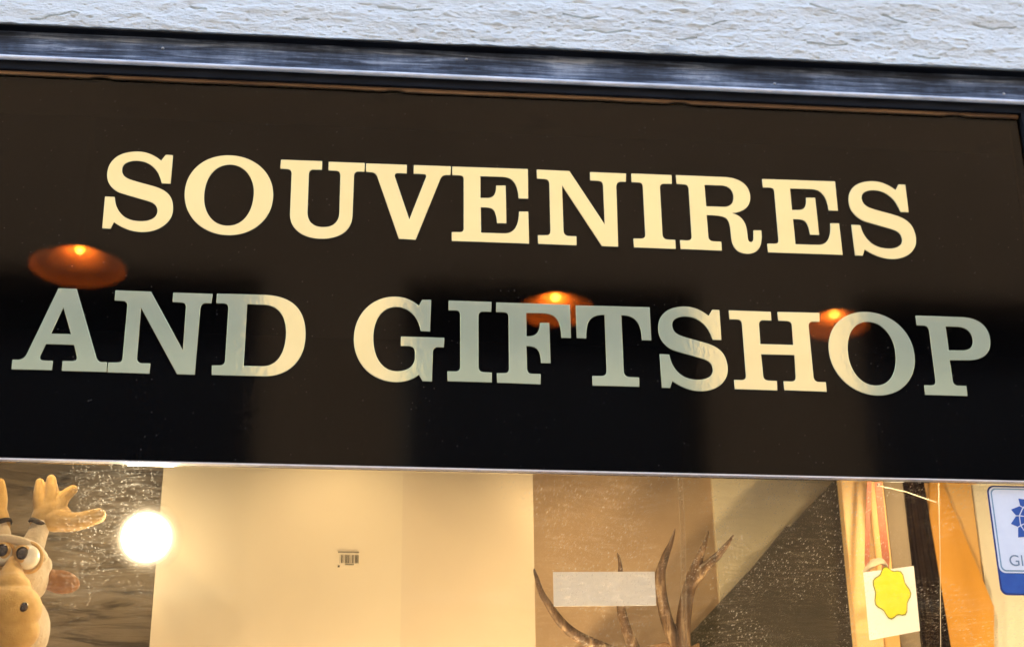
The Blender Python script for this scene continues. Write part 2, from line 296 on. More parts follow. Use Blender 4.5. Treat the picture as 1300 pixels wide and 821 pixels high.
# ------------------------------------------------------------------ our own building
ZB = at(650, 595, 0).z                       # lower edge of the sign
ZT = 3.4425                                  # top edge of the sign
XL, XR = -1.12, at(1292, 150, 0).x           # opening
YW = -.032
ZWALL = .5*(at(0, 26, YW).z+at(1300, 91, YW).z)
ZSILL = .75
bld = empty('shop_building', (0, 0, 0), 'old shop building with rough white plaster front above the dark wooden trim', 'building')
def wall_strip(bm):                          # the rough plaster band over the trim, modelled relief
    x0, x1, z0, z1 = XL-.25, XR+.35, ZWALL, ZWALL+.55
    nx, nz = 1700, 180; g = []
    cracks = []
    for pts in ([(56, 22), (74, 20), (92, 15), (100, 18)], [(40, 24), (58, 23)], [(1028, 6), (1046, 11), (1060, 15)], [(1120, 18), (1140, 26), (1152, 29)], [(716, 19), (740, 24), (760, 23)], [(610, 51), (628, 53)],
                [(742, 38), (770, 41), (800, 40)], [(1160, 70), (1178, 75), (1192, 74)], [(905, 30), (922, 26)], [(1024, 54), (1052, 58), (1075, 57)], [(376, 26), (392, 24)], [(480, 8), (520, 14), (548, 12)], [(860, 50), (884, 47)], [(1236, 30), (1262, 36), (1290, 34)], [(240, 8), (262, 12)]):
        P = [at(px, py, YW) for px, py in pts]; cracks += [((a.x, a.z), (b_.x, b_.z)) for a, b_ in zip(P, P[1:])]
    def crack(x, z):
        m = 0
        for (ax, az), (bx, bz) in cracks:
            if x < min(ax, bx)-.02 or x > max(ax, bx)+.02 or abs(z-az) > .05: continue
            t = max(0, min(1, ((x-ax)*(bx-ax)+(z-az)*(bz-az))/((bx-ax)**2+(bz-az)**2)))
            d = math.hypot((x-ax-t*(bx-ax)), (z-az-t*(bz-az)))
            m = max(m, 1-d/.0022)
        return m
    for j in range(nz+1):
        row = []
        for i in range(nx+1):
            x = x0+(x1-x0)*i/nx; z = z0+(.25)*j/nz if j < nz else z1
            zz = z + .05*x
            h = .0042*noise.fractal(Vector((x*6, 0, zz*19)), .9, 2.1, 5)
            sm = noise.noise(Vector((x*2.3, 9, zz*7)))
            h += .0034*max(0, noise.noise(Vector((x*46, 5, zz*90)))-.12)*(1+1.5*sm)
            h -= .0070*max(0, noise.noise(Vector((x*60, 15, zz*130)))-.34)
            h += .0016*abs(noise.noise(Vector((x*14, 25, zz*46))))
            c_ = crack(x+.003*noise.noise(Vector((x*40, 1, z*40))), z+.004*noise.noise(Vector((x*35, 8, z*30))))
            if c_ > 0: h -= .0070*c_
            if j == 0: z += .0022*noise.noise(Vector((x*9, 0, 0)))+.0012*noise.noise(Vector((x*45, 0, 3)))
            row.append(bm.verts.new((x, YW-h, z)))
        g.append(row)
    for j in range(nz):
        for i in range(nx): bm.faces.new((g[j][i], g[j][i+1], g[j+1][i+1], g[j+1][i]))
    lo = [bm.verts.new((v_.co.x, YW+.028, v_.co.z+.004)) for v_ in g[0]]
    for i in range(nx): bm.faces.new((g[0][i], lo[i], lo[i+1], g[0][i+1]))
def wall_all(bm):
    wall_strip(bm)
    xa, xb = XL-.25, XR+.35
    box(bm, X0, xa, YW, .22, 0, 8.2); box(bm, xb, X1, YW, .22, 0, 8.2)
    box(bm, xa, xb, YW, .35, ZWALL+.55, 8.2)
    box(bm, xa, XL-.07, YW, .22, 0, ZWALL+.55-.551); box(bm, xa, xb, -.001, .35, ZWALL+.012, ZWALL+.55)
    box(bm, XR+.075, xb, YW, .22, 0, ZWALL-.001); 
    box(bm, XL-.07, XR+.075, YW, .35, 0, ZSILL-.06)
bm_w = mk('wall', wall_all, m_wall, bld)
boxes('eaves', [(X0, X1, -.4, .3, 8.2, 8.4)], m_trim, bld)
mk('roof', lambda bm: [box(bm, X0, X1, -.5, 9.5, 8.4, 8.7)], m_tile, bld)
# shop room behind (dark, high ceiling)
boxes('shop_floor', [(-4, 6, .62, 9, 0, .02)], m_shopdark, bld)
boxes('shop_ceiling', [(-4, 6, .36, 9, 5.1, 5.2)], m_shopdark, bld)
boxes('shop_wall', [(-4.1, -4, .36, 9, 0, 5.2), (6, 6.1, .36, 9, 0, 5.2), (-4.1, 6.1, 9, 9.1, 0, 5.2)], m_shopdark, bld)
boxes('back_wall', [(X0, X1, 9.3, 9.5, 0, 8.4)], m_wall, bld)

# ------------------------------------------------------------------ wooden trim round the sign
trim = empty('shopfront_trim', (.3, -.03, 3.5), 'weathered blue grey wooden moulding running between the white wall and the black sign', 'moulding')
def zm(y, a, b): return .5*(at(0, a, y).z+at(1300, b, y).z)
zt0, zb0, zb1, zd = zm(-.008, 37, 99), zm(-.020, 68.5, 130), zm(-.021, 72.5, 134), zm(-.014, 85.5, 146)
def fascia(bm):
    n = 260; prof = [(-.0035, zt0+.0015), (-.0075, zt0+.0002), (-.0085, zt0-.002), (-.0100, zt0-.014), (-.0125, zt0-.024), (-.0160, zb0+.014), (-.0195, zb0)]
    rows = []
    for i in range(n+1):
        x = XL-.07+(XR+.145-XL)*i/n
        rows.append([bm.verts.new((x, y+.0007*noise.noise(Vector((x*5, y*80, z*60))), z+.0006*noise.noise(Vector((x*2, 4, 0))))) for y, z in prof])
    for a, b_ in zip(rows, rows[1:]):
        for k in range(len(prof)-1): bm.faces.new((a[k], a[k+1], b_[k+1], b_[k]))
mk('fascia_board', fascia, m_trim, trim, smooth=False)
boxes('backing_strip', [(XL-.07, XR+.075, -.0034, .011, ZT+.010, ZWALL+.010)], m_darktrim, trim)
def bead(bm):
    tube(bm, [(XL-.07+(XR+.145-XL)*i/60, -.0205, (zb0+zb1)/2+.0004*noise.noise(Vector((i*.4, 0, 0)))) for i in range(61)], .0052, 12)
mk('bead', bead, m_bead, trim, smooth=True)
boxes('lower_fillet', [(XL-.07, XR+.075, -.0145, -.0036, zd, (zb0+zb1)/2)], m_darktrim, trim, bev=.001)  # near-black colour stands in for the shaded underside of the moulding
boxes('shadow_gap_strip', [(XL-.07, XR+.075, YW+.0045, -.0038, ZWALL-.0045, ZWALL-.0015)], m_darktrim, trim)  # dark strip put in for the shade under the plaster edge
wl, wr_, WXL, WXR = at(0, 93, -.007).z, at(1280, 149.3, -.007).z, at(0, 93, -.007).x, at(1280, 149, -.007).x
def woodstrip(bm):
    n = 200; top, bot = [], []
    x0, x1 = XL, XR-.002
    for i in range(n+1):
        x = x0+(x1-x0)*i/n
        zl = wl+(wr_-wl)*(x-WXL)/(WXR-WXL)+.0012*noise.noise(Vector((x*3.1, 0, 9)))+.0010*noise.noise(Vector((x*17, 0, 2)))
        if i % 47 < 3: zl += .003
        t_ = min(1, max(0, (x+.8)/2.2))
        bot.append((x, zl)); 
    a = [[bm.verts.new((x, y, z)) for x, z in bot] for y in (-.0070, -.0012)]
    b_ = [[bm.verts.new((x, y, zd+.002)) for x, z in bot] for y in (-.0070, -.0012)]
    for i in range(n):
        bm.faces.new((a[0][i], a[0][i+1], b_[0][i+1], b_[0][i])); bm.faces.new((a[1][i], a[1][i+1], a[0][i+1], a[0][i]))
mk('raw_wood_strip', woodstrip, m_oldwood, trim)
# jambs at both ends of the opening
for xs in ((XR+.003, XR+.012), (XL-.012, XL-.003)):
    boxes('jamb_liner', [(xs[0], xs[1], -.015, .05, ZSILL-.06, zb1)], m_darktrim, trim)
for xs in ((XR+.0125, XR+.074), (XL-.069, XL-.0125)):
    boxes('jamb', [(xs[0], xs[1], -.020, .05, ZSILL-.06, zb1)], m_trim, trim, bev=.003)
boxes('window_sill', [(XL-.07, XR+.075, -.09, .05, ZSILL-.058, ZSILL-.005)], m_trim, trim, bev=.004)
# four painted-over nail heads
for px, py, dx in ((207, 62, 0), (592, 76, 0), (983, 107, 0), (1274, 120, 0)):
    p = at(px, py, -.0135)
    def nail(bm, p=p):
        c = (p.x, p.y, p.z); rg = []
        for r, d in ((.0032, 0), (.0030, -.0028), (.0018, -.0042)):
            rg.append([bm.verts.new((c[0]+r*math.cos(2*PI*k/12), c[1]+d, c[2]+r*math.sin(2*PI*k/12))) for k in range(12)])
        for a, b_ in zip(rg, rg[1:]):
            for k in range(12): bm.faces.new((a[k], a[(k+1) % 12], b_[(k+1) % 12], b_[k]))
        bm.faces.new(rg[-1])
    mk('nail_head', nail, m_metal, trim, smooth=True)

# ------------------------------------------------------------------ the sign
sign = empty('shop_sign', (.33, 0, ZB), 'glossy black glass shop sign reading SOUVENIRES AND GIFTSHOP in cream letters', 'sign')
boxes('sign_panel', [(XL, XR, 0, .008, ZB, ZT)], m_panel, sign)
boxes('edge_strip', [(XL, XR, -.0005, .011, ZB-.0035, ZB-.0006)], m_edge, sign)
boxes('panel_backing', [(XL, XR, .012, .03, ZB+.001, at(650, 432, 0).z)], m_black, sign)

GL = {}
def glyph(key, org, s, d): GL[key] = (org, s, d)
glyph('S', (120,180), 6.317, 'M 572,108 L 630,112 L 611,340 L 540,338 C 528,285 512,240 470,205 C 430,170 385,158 335,157 C 270,158 222,182 222,228 C 222,268 240,288 285,305 C 340,326 430,345 500,368 C 590,400 632,445 630,540 C 628,650 520,728 385,728 C 290,728 215,690 157,648 L 130,700 L 62,697 L 85,442 L 163,446 C 166,500 178,540 215,582 C 250,622 310,640 375,640 C 450,640 503,610 505,560 C 505,515 480,495 430,480 C 370,462 270,435 200,412 C 135,380 100,330 102,265 C 108,140 210,83 340,82 C 420,82 480,110 535,155 Z')
glyph('O', (230,180), 6.317, 'M 380,112 C 590,115 738,250 738,425 C 738,620 580,753 385,753 C 180,753 28,610 28,430 C 28,250 170,112 380,112 Z M 395,188 C 510,190 583,290 583,400 C 583,560 500,676 375,676 C 250,676 183,570 184,450 C 186,290 270,188 395,188 Z')
glyph('U', (350,190), 6.317, 'M 43,84 L 373,96 L 372,166 L 300,165 Q 268,166 266,200 L 255,500 C 253,580 300,624 382,624 C 465,624 510,580 511,500 L 519,210 Q 520,176 485,174 L 423,170 L 425,101 L 714,111 L 712,181 L 660,180 Q 630,182 628,212 L 616,530 C 610,650 520,718 370,718 C 215,718 118,640 115,525 L 128,195 Q 128,163 95,160 L 37,156 Z')
glyph('V', (455,190), 6.312, 'M 61,114 L 388,125 L 387,194 L 318,192 Q 284,192 292,220 L 408,562 L 543,220 Q 548,203 520,200 L 442,197 L 444,127 L 740,138 L 738,208 L 700,208 Q 670,210 657,236 L 459,725 L 324,718 L 152,220 Q 138,188 105,185 L 61,182 Z')
glyph('E', (565,200), 6.842, 'M 62,82 L 718,104 L 722,362 L 638,360 C 636,290 620,235 580,200 C 555,178 520,172 470,172 L 307,166 L 307,355 L 370,355 C 425,352 442,320 444,247 L 526,247 L 533,575 L 451,573 C 450,530 440,490 425,465 C 405,440 375,438 345,437 L 310,436 L 312,656 L 520,662 C 600,660 640,600 642,472 L 722,473 L 730,751 L 58,728 L 58,650 L 130,651 Q 162,650 162,615 L 162,195 Q 162,162 128,159 L 62,157 Z')
glyph('N', (675,200), 6.315, 'M 40,100 L 302,112 L 585,540 L 572,230 Q 570,196 540,192 L 468,187 L 467,120 L 755,132 L 754,199 L 710,198 Q 680,200 677,235 L 693,718 L 562,713 L 243,228 L 254,590 Q 258,628 295,632 L 358,634 L 359,707 L 51,695 L 49,625 L 120,625 Q 150,625 150,590 L 141,215 Q 138,180 105,177 L 42,172 Z')
glyph('I', (780,200), 5.865, 'M 125,122 L 425,134 L 427,200 L 365,199 Q 337,200 338,230 L 357,575 Q 360,610 395,613 L 452,616 L 456,683 L 145,672 L 141,605 L 200,606 Q 232,604 229,570 L 211,220 Q 208,190 180,189 L 127,187 Z')
glyph('R', (780,200), 5.865, 'M 457,134 L 800,148 C 930,150 1008,205 1010,300 C 1010,370 960,412 872,417 C 940,430 975,480 985,540 L 992,600 C 995,640 1035,645 1034,600 L 1034,545 L 1092,545 C 1098,590 1096,640 1080,670 C 1060,705 1030,720 990,720 C 910,718 875,670 868,590 C 863,530 860,480 830,455 C 800,435 740,433 686,432 L 698,590 Q 702,622 735,626 L 795,629 L 799,696 L 492,684 L 488,617 L 545,620 Q 577,618 574,585 L 552,235 Q 548,206 520,204 L 462,200 Z M 670,207 L 800,212 C 850,215 886,250 886,300 C 886,345 860,370 815,370 L 682,366 Z')
glyph('A', (10,355), 6.315, 'M 407,72 L 552,76 L 712,630 Q 725,660 755,662 L 795,663 L 792,741 L 433,731 L 440,653 L 515,654 Q 562,655 554,615 L 531,523 L 306,517 L 260,610 Q 250,645 285,650 L 361,652 L 354,726 L 30,719 L 39,643 L 85,643 Q 130,640 152,600 Z M 446,224 L 508,439 L 346,434 Z')
glyph('D', (260,360), 6.318, 'M 98,83 L 470,92 C 710,98 808,215 808,405 C 808,610 680,745 480,745 L 56,733 L 58,657 L 120,657 Q 158,655 163,620 L 190,200 Q 192,164 155,160 L 93,158 Z M 341,166 L 470,172 C 590,175 652,260 652,390 C 650,560 580,665 460,664 L 311,661 Z')
glyph('G', (440,365), 6.315, 'M 383,75 C 470,75 530,108 580,148 L 605,101 L 677,101 L 669,353 L 594,349 C 585,290 560,240 520,205 C 485,172 440,158 395,158 C 275,160 213,270 214,410 C 216,570 290,672 405,672 C 500,672 548,620 548,560 L 548,520 Q 548,475 500,471 L 434,470 L 436,394 L 783,405 L 780,480 L 730,479 Q 692,482 690,520 L 685,753 L 609,751 L 580,700 C 530,738 475,760 395,760 C 190,755 58,600 58,415 C 58,220 200,75 383,75 Z')
glyph('F', (560,370), 6.318, 'M 443,90 L 1032,108 L 1041,374 L 964,372 C 962,290 945,225 900,198 C 870,180 830,176 780,176 L 682,174 L 684,360 L 700,361 C 760,358 790,335 792,253 L 866,253 L 878,576 L 801,574 C 800,520 790,480 765,458 C 740,442 715,440 684,439 L 688,620 Q 692,658 725,661 L 798,663 L 797,745 L 449,732 L 447,656 L 510,655 Q 545,655 545,615 L 541,205 Q 540,170 505,168 L 441,166 Z')
glyph('T', (720,375), 6.317, 'M 68,82 L 660,97 L 674,361 L 599,359 C 596,280 580,225 545,195 C 515,168 480,162 434,160 L 452,610 Q 458,650 495,655 L 576,659 L 578,733 L 203,723 L 202,647 L 275,647 Q 318,645 316,600 L 299,157 C 230,157 190,175 170,215 C 155,250 152,290 152,346 L 76,342 Z')
glyph('H', (830,380), 5.652, 'M 537,80 L 838,91 L 843,154 L 780,152 Q 752,155 754,185 L 763,322 L 1000,328 L 990,190 Q 986,160 955,158 L 892,155 L 886,92 L 1187,98 L 1189,163 L 1135,162 Q 1108,165 1110,195 L 1145,560 Q 1152,590 1180,593 L 1233,595 L 1240,664 L 935,653 L 930,588 L 985,590 Q 1018,590 1017,555 L 1007,401 L 769,396 L 784,550 Q 788,580 820,583 L 882,586 L 886,655 L 580,645 L 575,578 L 630,580 Q 662,578 660,545 L 632,180 Q 628,148 598,146 L 542,145 Z')
glyph('P', (1045,385), 5.909, 'M 693,94 L 1040,106 C 1180,112 1252,190 1252,300 C 1252,390 1180,430 1080,428 L 947,427 L 970,580 Q 975,612 1005,618 L 1072,621 L 1081,696 L 764,687 L 758,615 L 810,616 Q 845,615 842,580 L 795,210 Q 788,170 755,168 L 700,165 Z M 917,174 L 1010,177 C 1080,182 1120,225 1122,285 C 1124,335 1090,355 1040,355 L 940,354 Z')
def flat(d, org, s):
    tk = d.replace(',', ' ').split(); i = 0; loops = []; cur = None
    def rd():
        nonlocal i
        p = (org[0]+float(tk[i])/s, org[1]+float(tk[i+1])/s); i += 2; return p
    while i < len(tk):
        c = tk[i]; i += 1
        if c == 'M': cur = [rd()]; loops.append(cur)
        elif c == 'L': cur.append(rd())
        elif c == 'Q':
            a, b_, e = cur[-1], rd(), rd()
            for k in range(1, 7):
                t = k/6; cur.append(tuple((1-t)**2*a[j]+2*t*(1-t)*b_[j]+t*t*e[j] for j in (0, 1)))
        elif c == 'C':
            a, b_, c2, e = cur[-1], rd(), rd(), rd()
            for k in range(1, 19):
                t = k/18; cur.append(tuple((1-t)**3*a[j]+3*t*(1-t)**2*b_[j]+3*t*t*(1-t)*c2[j]+t**3*e[j] for j in (0, 1)))
        elif c == 'Z':
            if math.dist(cur[0], cur[-1]) < .05: cur.pop()
    return loops
YL = -.0010
def make_outline_mesh(name, loops, th=.0008, bev=.0005):
    cu = bpy.data.curves.new(name, 'CURVE'); cu.dimensions = '2D'; cu.fill_mode = 'BOTH'
    cu.extrude = th; cu.bevel_depth = bev; cu.bevel_resolution = 1; cu.offset = -bev
    for lp in loops:
        sp_ = cu.splines.new('POLY'); sp_.points.add(len(lp)-1); sp_.use_cyclic_u = True
        for q, (x, z) in zip(sp_.points, lp): q.co = (x, z, 0, 1)
    t = bpy.data.objects.new('tmp', cu); col.objects.link(t)
    dg = bpy.context.evaluated_depsgraph_get(); dg.update()
    me = bpy.data.meshes.new_from_object(t.evaluated_get(dg)); bpy.data.objects.remove(t)
    me.transform(Matrix.Rotation(PI/2, 4, 'X')); me.name = name
    return me
def letter(key, dx=0, dz=0, sx=1, anchor=None):
    org, s, d = GL[key]
    loops = [[((lambda P: (P.x, P.z))(at(px, py, YL))) for px, py in lp] for lp in flat(d, org, s)]
    if anchor: loops = [[(anchor[0]+(x-anchor[0])*sx+dx, z+dz) for x, z in lp] for lp in loops]
    me = make_outline_mesh('letter', loops)
    me.transform(Matrix.Translation((0, -.0016, 0)))
    o = link('letter', me, m_foil, sign); o['label'] = 'cream letter ' + key; return o
def copy_to(key, src, dst):
    a, b_ = at(*src, YL), at(*dst, YL); letter(key, b_.x-a.x, b_.z-a.z, 1, (a.x, a.z))
def zp(org, s, p): return (org[0]+p[0]/s, org[1]+p[1]/s)
for k in 'SOUVENIRADGFTHP': letter(k)
copy_to('E', zp((565,200),6.842,(58,728)), zp((960,210),5.909,(88,655)))
copy_to('S', zp((120,180),6.317,(62,697)), zp((960,210),5.909,(740,678)))
copy_to('N', zp((675,200),6.315,(51,695)), zp((130,360),6.567,(43,740)))
copy_to('S', zp((120,180),6.317,(62,697)), zp((830,380),5.652,(57,634)))
copy_to('I', zp((780,200),5.865,(145,672)), zp((560,370),6.318,(51,720)))
copy_to('O', (290.6,248.4), (1106.5,449.1))

# ------------------------------------------------------------------ shop window and display box
pane = boxes('window_pane', [(XL, XR, .013, .017, ZSILL, ZB-.0038)], m_pane)
tag(pane, 'dusty shop window pane below the black sign, full of dried drops', 'window')
ZF = 1.55                                           # display floor
case = empty('display_case', (.3, .35, ZF), 'warm lit display box behind the shop window below the black sign', 'display case')
boxes('case_floor', [(XL, XR+.35, .031, .62, ZF-.04, ZF)], m_ceil, case)
boxes('case_ceiling', [(XL, XR+.35, .031, .62, ZB+.245, ZB+.265)], m_black, case)
boxes('case_back', [(XL, XR+.35, .6, .62, ZF+.001, ZB+.244)], m_ceil, case)
for a_, b_ in ((XL-.02, XL-.001), (XR+.351, XR+.37)): boxes('case_side', [(a_, b_, .031, .62, ZF, ZB+.26)], m_ceil, case)
ZC = ZB+.243                                        # tops of the upright boards
def panel_px(name, pxl, pxr, y, th, m, label, cat='board', group=None, xo=None):
    xl = at(pxl, 640, y).x; xr = at(pxr, 640, y).x
    return tag(boxes(name, [(xl, xr, y, y+th, ZF+.002, ZC)], m, bev=.0012), label, cat, group)
panel_px('plank_backdrop', -160, 215, .50, .02, m_planks, 'rough grey brown plank backdrop behind the toy moose', 'backdrop')
cb = empty('cream_board', at(440, 730, .33), 'plain cream board with a small barcode label in the window', 'board')
xl, xm, xr = at(204, 640, .33).x, at(511, 640, .33).x, at(677, 640, .33).x
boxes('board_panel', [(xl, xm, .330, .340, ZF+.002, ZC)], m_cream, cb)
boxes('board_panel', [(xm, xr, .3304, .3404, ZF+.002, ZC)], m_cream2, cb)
p0, p1 = at(428.5, 699, .3296), at(456, 721, .3296)
lb = boxes('price_label', [(p0.x, p1.x, .3292, .3299, p1.z, p0.z)], m_cream, cb)
lb['label'] = 'small barcode sticker'
def bars(bm):
    w = p1.x-p0.x; h = p0.z-p1.z; x = p0.x+w*.12
    random.seed(3)
    while x < p0.x+w*.93:
        t_ = random.choice((.012, .02, .035))*w
        box(bm, x, x+t_, .3286, .32915, p1.z+h*.30, p0.z-h*.22); x += t_+random.choice((.015, .02, .045))*w
    for k in range(19):
        box(bm, p0.x+w*.03+k*w*.05, p0.x+w*.03+k*w*.05+w*.034, .3286, .32915, p0.z-h*.10, p0.z-h*.02)
    for k in range(9):
        box(bm, p0.x+w*.36+k*w*.045, p0.x+w*.36+k*w*.045+w*.026, .3286, .32915, p1.z+h*.18, p1.z+h*.26)
    box(bm, p0.x+w*.03, p0.x+w*.12, .3286, .32915, p1.z+h*.04, p1.z+h*.16)
mk('barcode', bars, m_ink, lb)
panel_px('brown_backdrop', 640, 912, .50, .02, m_brown, 'plain brown cardboard backdrop right of the cream board', 'backdrop')
panel_px('khaki_board', 906, 1092, .485, .014, m_khaki, 'khaki board behind the dark slanting board', 'board')
o = pts_prism('slanting_board', [(1060, 608), (1003, 668), (998, 667), (958, 716), (880, 800), (760, 920), (760, 1000), (1108, 1000), (1083, 740), (1070, 596)], .40, .012, m_darkboard, None)
tag(o, 'dark olive brown board with a long slanting edge beside the yellow post', 'board')
panel_px('yellow_post', 1070.5, 1104, .36, .03, m_yel, 'pale yellow wooden post behind the red ribbon', 'post')
panel_px('orange_post', 1104.5, 1124, .365, .03, m_orange, 'narrow orange wooden post between the two red ribbons', 'post')
panel_px('taupe_post', 1124.5, 1149, .375, .03, m_taupe, 'grey brown post just right of the red ribbons', 'post')
cl = (1146, 1196)  # dark sheet fills the shaded gap between taupe post and orange board
def sheet(bm):
    xl_, xr_ = at(cl[0], 640, .44).x, at(cl[1]-6, 640, .44).x; n = 40; a = []
    for zz in (ZF+.01, 2.2, 2.4, 2.5, 2.6, ZC):
        k_ = max(0, (zz-2.25))*.045
        a.append([bm.verts.new((xl_+(xr_-xl_-k_)*i/n, .44+.008*math.sin(i*1.3)+.004*math.sin(i*2.9+zz), zz)) for i in range(n+1)])
    for r1, r2 in zip(a, a[1:]):
        for i in range(n): bm.faces.new((r1[i], r1[i+1], r2[i+1], r2[i]))
o = mk('dark_sheet', sheet, m_choc, smooth=True); tag(o, 'dark gap filled by a brown sheet left of the orange board', 'sheet')
panel_px('orange_board', 1170, 1236, .465, .015, m_orange, 'orange wooden board right of the dark brown sheet', 'board')
o = pts_prism('shade_wedge', [(1180, 560), (1196, 612), (1233, 700), (1262, 770), (1262, 1000), (1180, 1000)], .452, .010, m_orange_shade, None)  # darker slanted panel stands in for a shadow edge on the orange board
tag(o, 'shaded part of the orange board, laid over it as a darker slanted panel', 'board')
panel_px('pale_board', 1238, 1420, .47, .02, m_pale_board, 'pale cream board behind the blue and white window sticker', 'board')

# red ribbon loop with a card
rb = empty('ribbon_card', at(1125, 730, .27), 'white card with yellow print hanging on a red ribbon loop', 'gift tag')
def ribbon(name, P, w):
    def f(bm):
        v_ = []
        for px, py in P:
            c = at(px, py, .30); v_.append([bm.verts.new((c.x-w/2, .30+.001, c.z)), bm.verts.new((c.x+w/2, .30, c.z)), bm.verts.new((c.x+w/2, .3025, c.z)), bm.verts.new((c.x-w/2, .3035, c.z))])
        for a, b_ in zip(v_, v_[1:]):
            for k in range(4): bm.faces.new((a[k], a[(k+1) % 4], b_[(k+1) % 4], b_[k]))
    return mk(name, f, m_ribbon, rb)
ribbon('ribbon', [(1106, 560), (1104, 610), (1102, 660), (1101, 712), (1103, 740)], .0095)
ribbon('ribbon', [(1112, 560), (1115, 610), (1120, 660), (1125, 708), (1123, 740)], .0150)
cpx = [(1096, 726), (1160, 718), (1168, 800), (1104, 812)]
card = pts_prism('card', cpx, .285, .0015, m_card, rb)
def blobpoly(cx, cz_, rx, rz, n=40, k=7, a=.09): return [(cx+rx*(1+a*math.cos(k*2*PI*i/n))*math.cos(2*PI*i/n), cz_+rz*(1+a*math.cos(k*2*PI*i/n))*math.sin(2*PI*i/n)) for i in range(n)]
c0 = at(1132, 752, .284)
prism('card_outline', blobpoly(c0.x, c0.z, .0375, .0515), .2837, .2846, m_greenprint, card)
prism('card_print', blobpoly(c0.x, c0.z, .0355, .0490), .2829, .2836, m_yellowprint, card)
knot = at(1117, 716, .29)
blob('knot', [], [([at(1098, 724, .292), at(1108, 715, .29), at(1118, 712, .289), at(1126, 718, .292)], [.004, .008, .007, .003], .7)], m_plush, rb, .0015, 3)

# nylon threads and hook
th = empty('hanging_thread', at(1192, 640, .2), 'fine clear thread hanging from a small bright hook beside the dark sheet', 'thread')
mk('thread', lambda bm: tube(bm, [at(1115, 616, .2), at(1150, 624, .2), at(1188, 637, .2)], .0009, 6), m_thread, th)
mk('thread', lambda bm: tube(bm, [at(1191, 560, .2), at(1192, 640, .2), at(1193.5, 700, .2), at(1194.5, 860, .2)], .0007, 6), m_thread, th)
blob('hook', [(at(1115, 615, .199), (.003, .003, .003))], [], m_metal, th, .0008, 2)
o = mk('reflection_streak', lambda bm: tube(bm, smooth_path([at(862, 560, .2), at(864, 620, .2), at(867, 680, .2), at(869, 830, .2)], [.0035, .0035, .003, .003])[0], [.005]*19, 8), None)  # translucent tube added in place of a pale reflection on the glass
mg, nt, b = mat('reflection_streak_film'); nt.nodes.remove(b); out = nt.nodes['Material Output']
t_ = N(nt, 'ShaderNodeBsdfTransparent', Color=(.95, .93, .9, 1)); g_ = N(nt, 'ShaderNodeBsdfTranslucent', Color=(.95, .93, .9, 1)); x_ = N(nt, 'ShaderNodeMixShader')
vv = coords(nt, (30, 30, 30)); nn = N(nt, 'ShaderNodeTexNoise', Scale=1.0); nt.links.new(vv, nn.inputs['Vector']); rr = N(nt, 'ShaderNodeMapRange'); rr.inputs['To Min'].default_value = .10; rr.inputs['To Max'].default_value = .22; nt.links.new(nn.outputs['Fac'], rr.inputs['Value'])
nt.links.new(rr.outputs[0], x_.inputs[0]); nt.links.new(t_.outputs[0], x_.inputs[1]); nt.links.new(g_.outputs[0], x_.inputs[2]); nt.links.new(x_.outputs[0], out.inputs['Surface'])
o.data.materials.append(mg); tag(o, 'pale window reflection between the two right antler prongs, shaped as a clear strip', 'strip')

# deer antlers on a small shield
an = empty('deer_antlers', at(830, 830, .24), 'brown deer antlers with pale tips standing behind the window', 'antlers')
pxm = 1/F_PX*3.4
def horn(name, chains, dz=.24):
    return blob(name, [], [([at(px, py, dz+dy) for px, py, dy in c[0]], [r*pxm*1.0 for r in c[1]]) for c in chains], m_antler, an, .0014, 3)
horn('antler', [([(857, 671, 0), (852, 688, 0), (844, 708, .01), (838, 735, .02), (846, 785, .03), (868, 840, .03)], [.9, 3, 5.2, 7, 8, 9]),
                ([(899, 674, 0), (894, 692, .0), (886, 712, .01), (877, 738, .02), (868, 785, .03), (868, 840, .03)], [1.1, 3.8, 5.8, 8, 9.5, 10]),
                ([(931, 679, -.01), (922, 692, -.01), (909, 707, 0), (893, 722, .01), (878, 742, .02)], [1.1, 3.4, 5, 7, 7])])
horn('antler', [([(784, 702, -.02), (787, 714, -.02), (788, 735, -.01), (790, 780, .01), (812, 840, .03)], [1.3, 2.6, 3.6, 6, 9]),
                ([(678, 722, -.02), (681, 732, -.02), (692, 760, -.01), (730, 805, .01), (812, 840, .03)], [1.2, 2.6, 4.5, 7, 9])])
cs = at(842, 850, .30)
prism('shield', [(cs.x-.07, cs.z+.05), (cs.x-.04, cs.z+.035), (cs.x, cs.z+.05), (cs.x+.04, cs.z+.035), (cs.x+.07, cs.z+.05), (cs.x+.065, cs.z-.06), (cs.x, cs.z-.14), (cs.x-.065, cs.z-.06)], .27, .29, m_oldwood, an, bev=.003)
tagc = pts_prism('price_card', [(702, 725.5), (831, 725), (833, 768), (703, 769)], .145, .0012, m_card, None)
tag(tagc, 'blank white price card standing in front of the antlers', 'card')

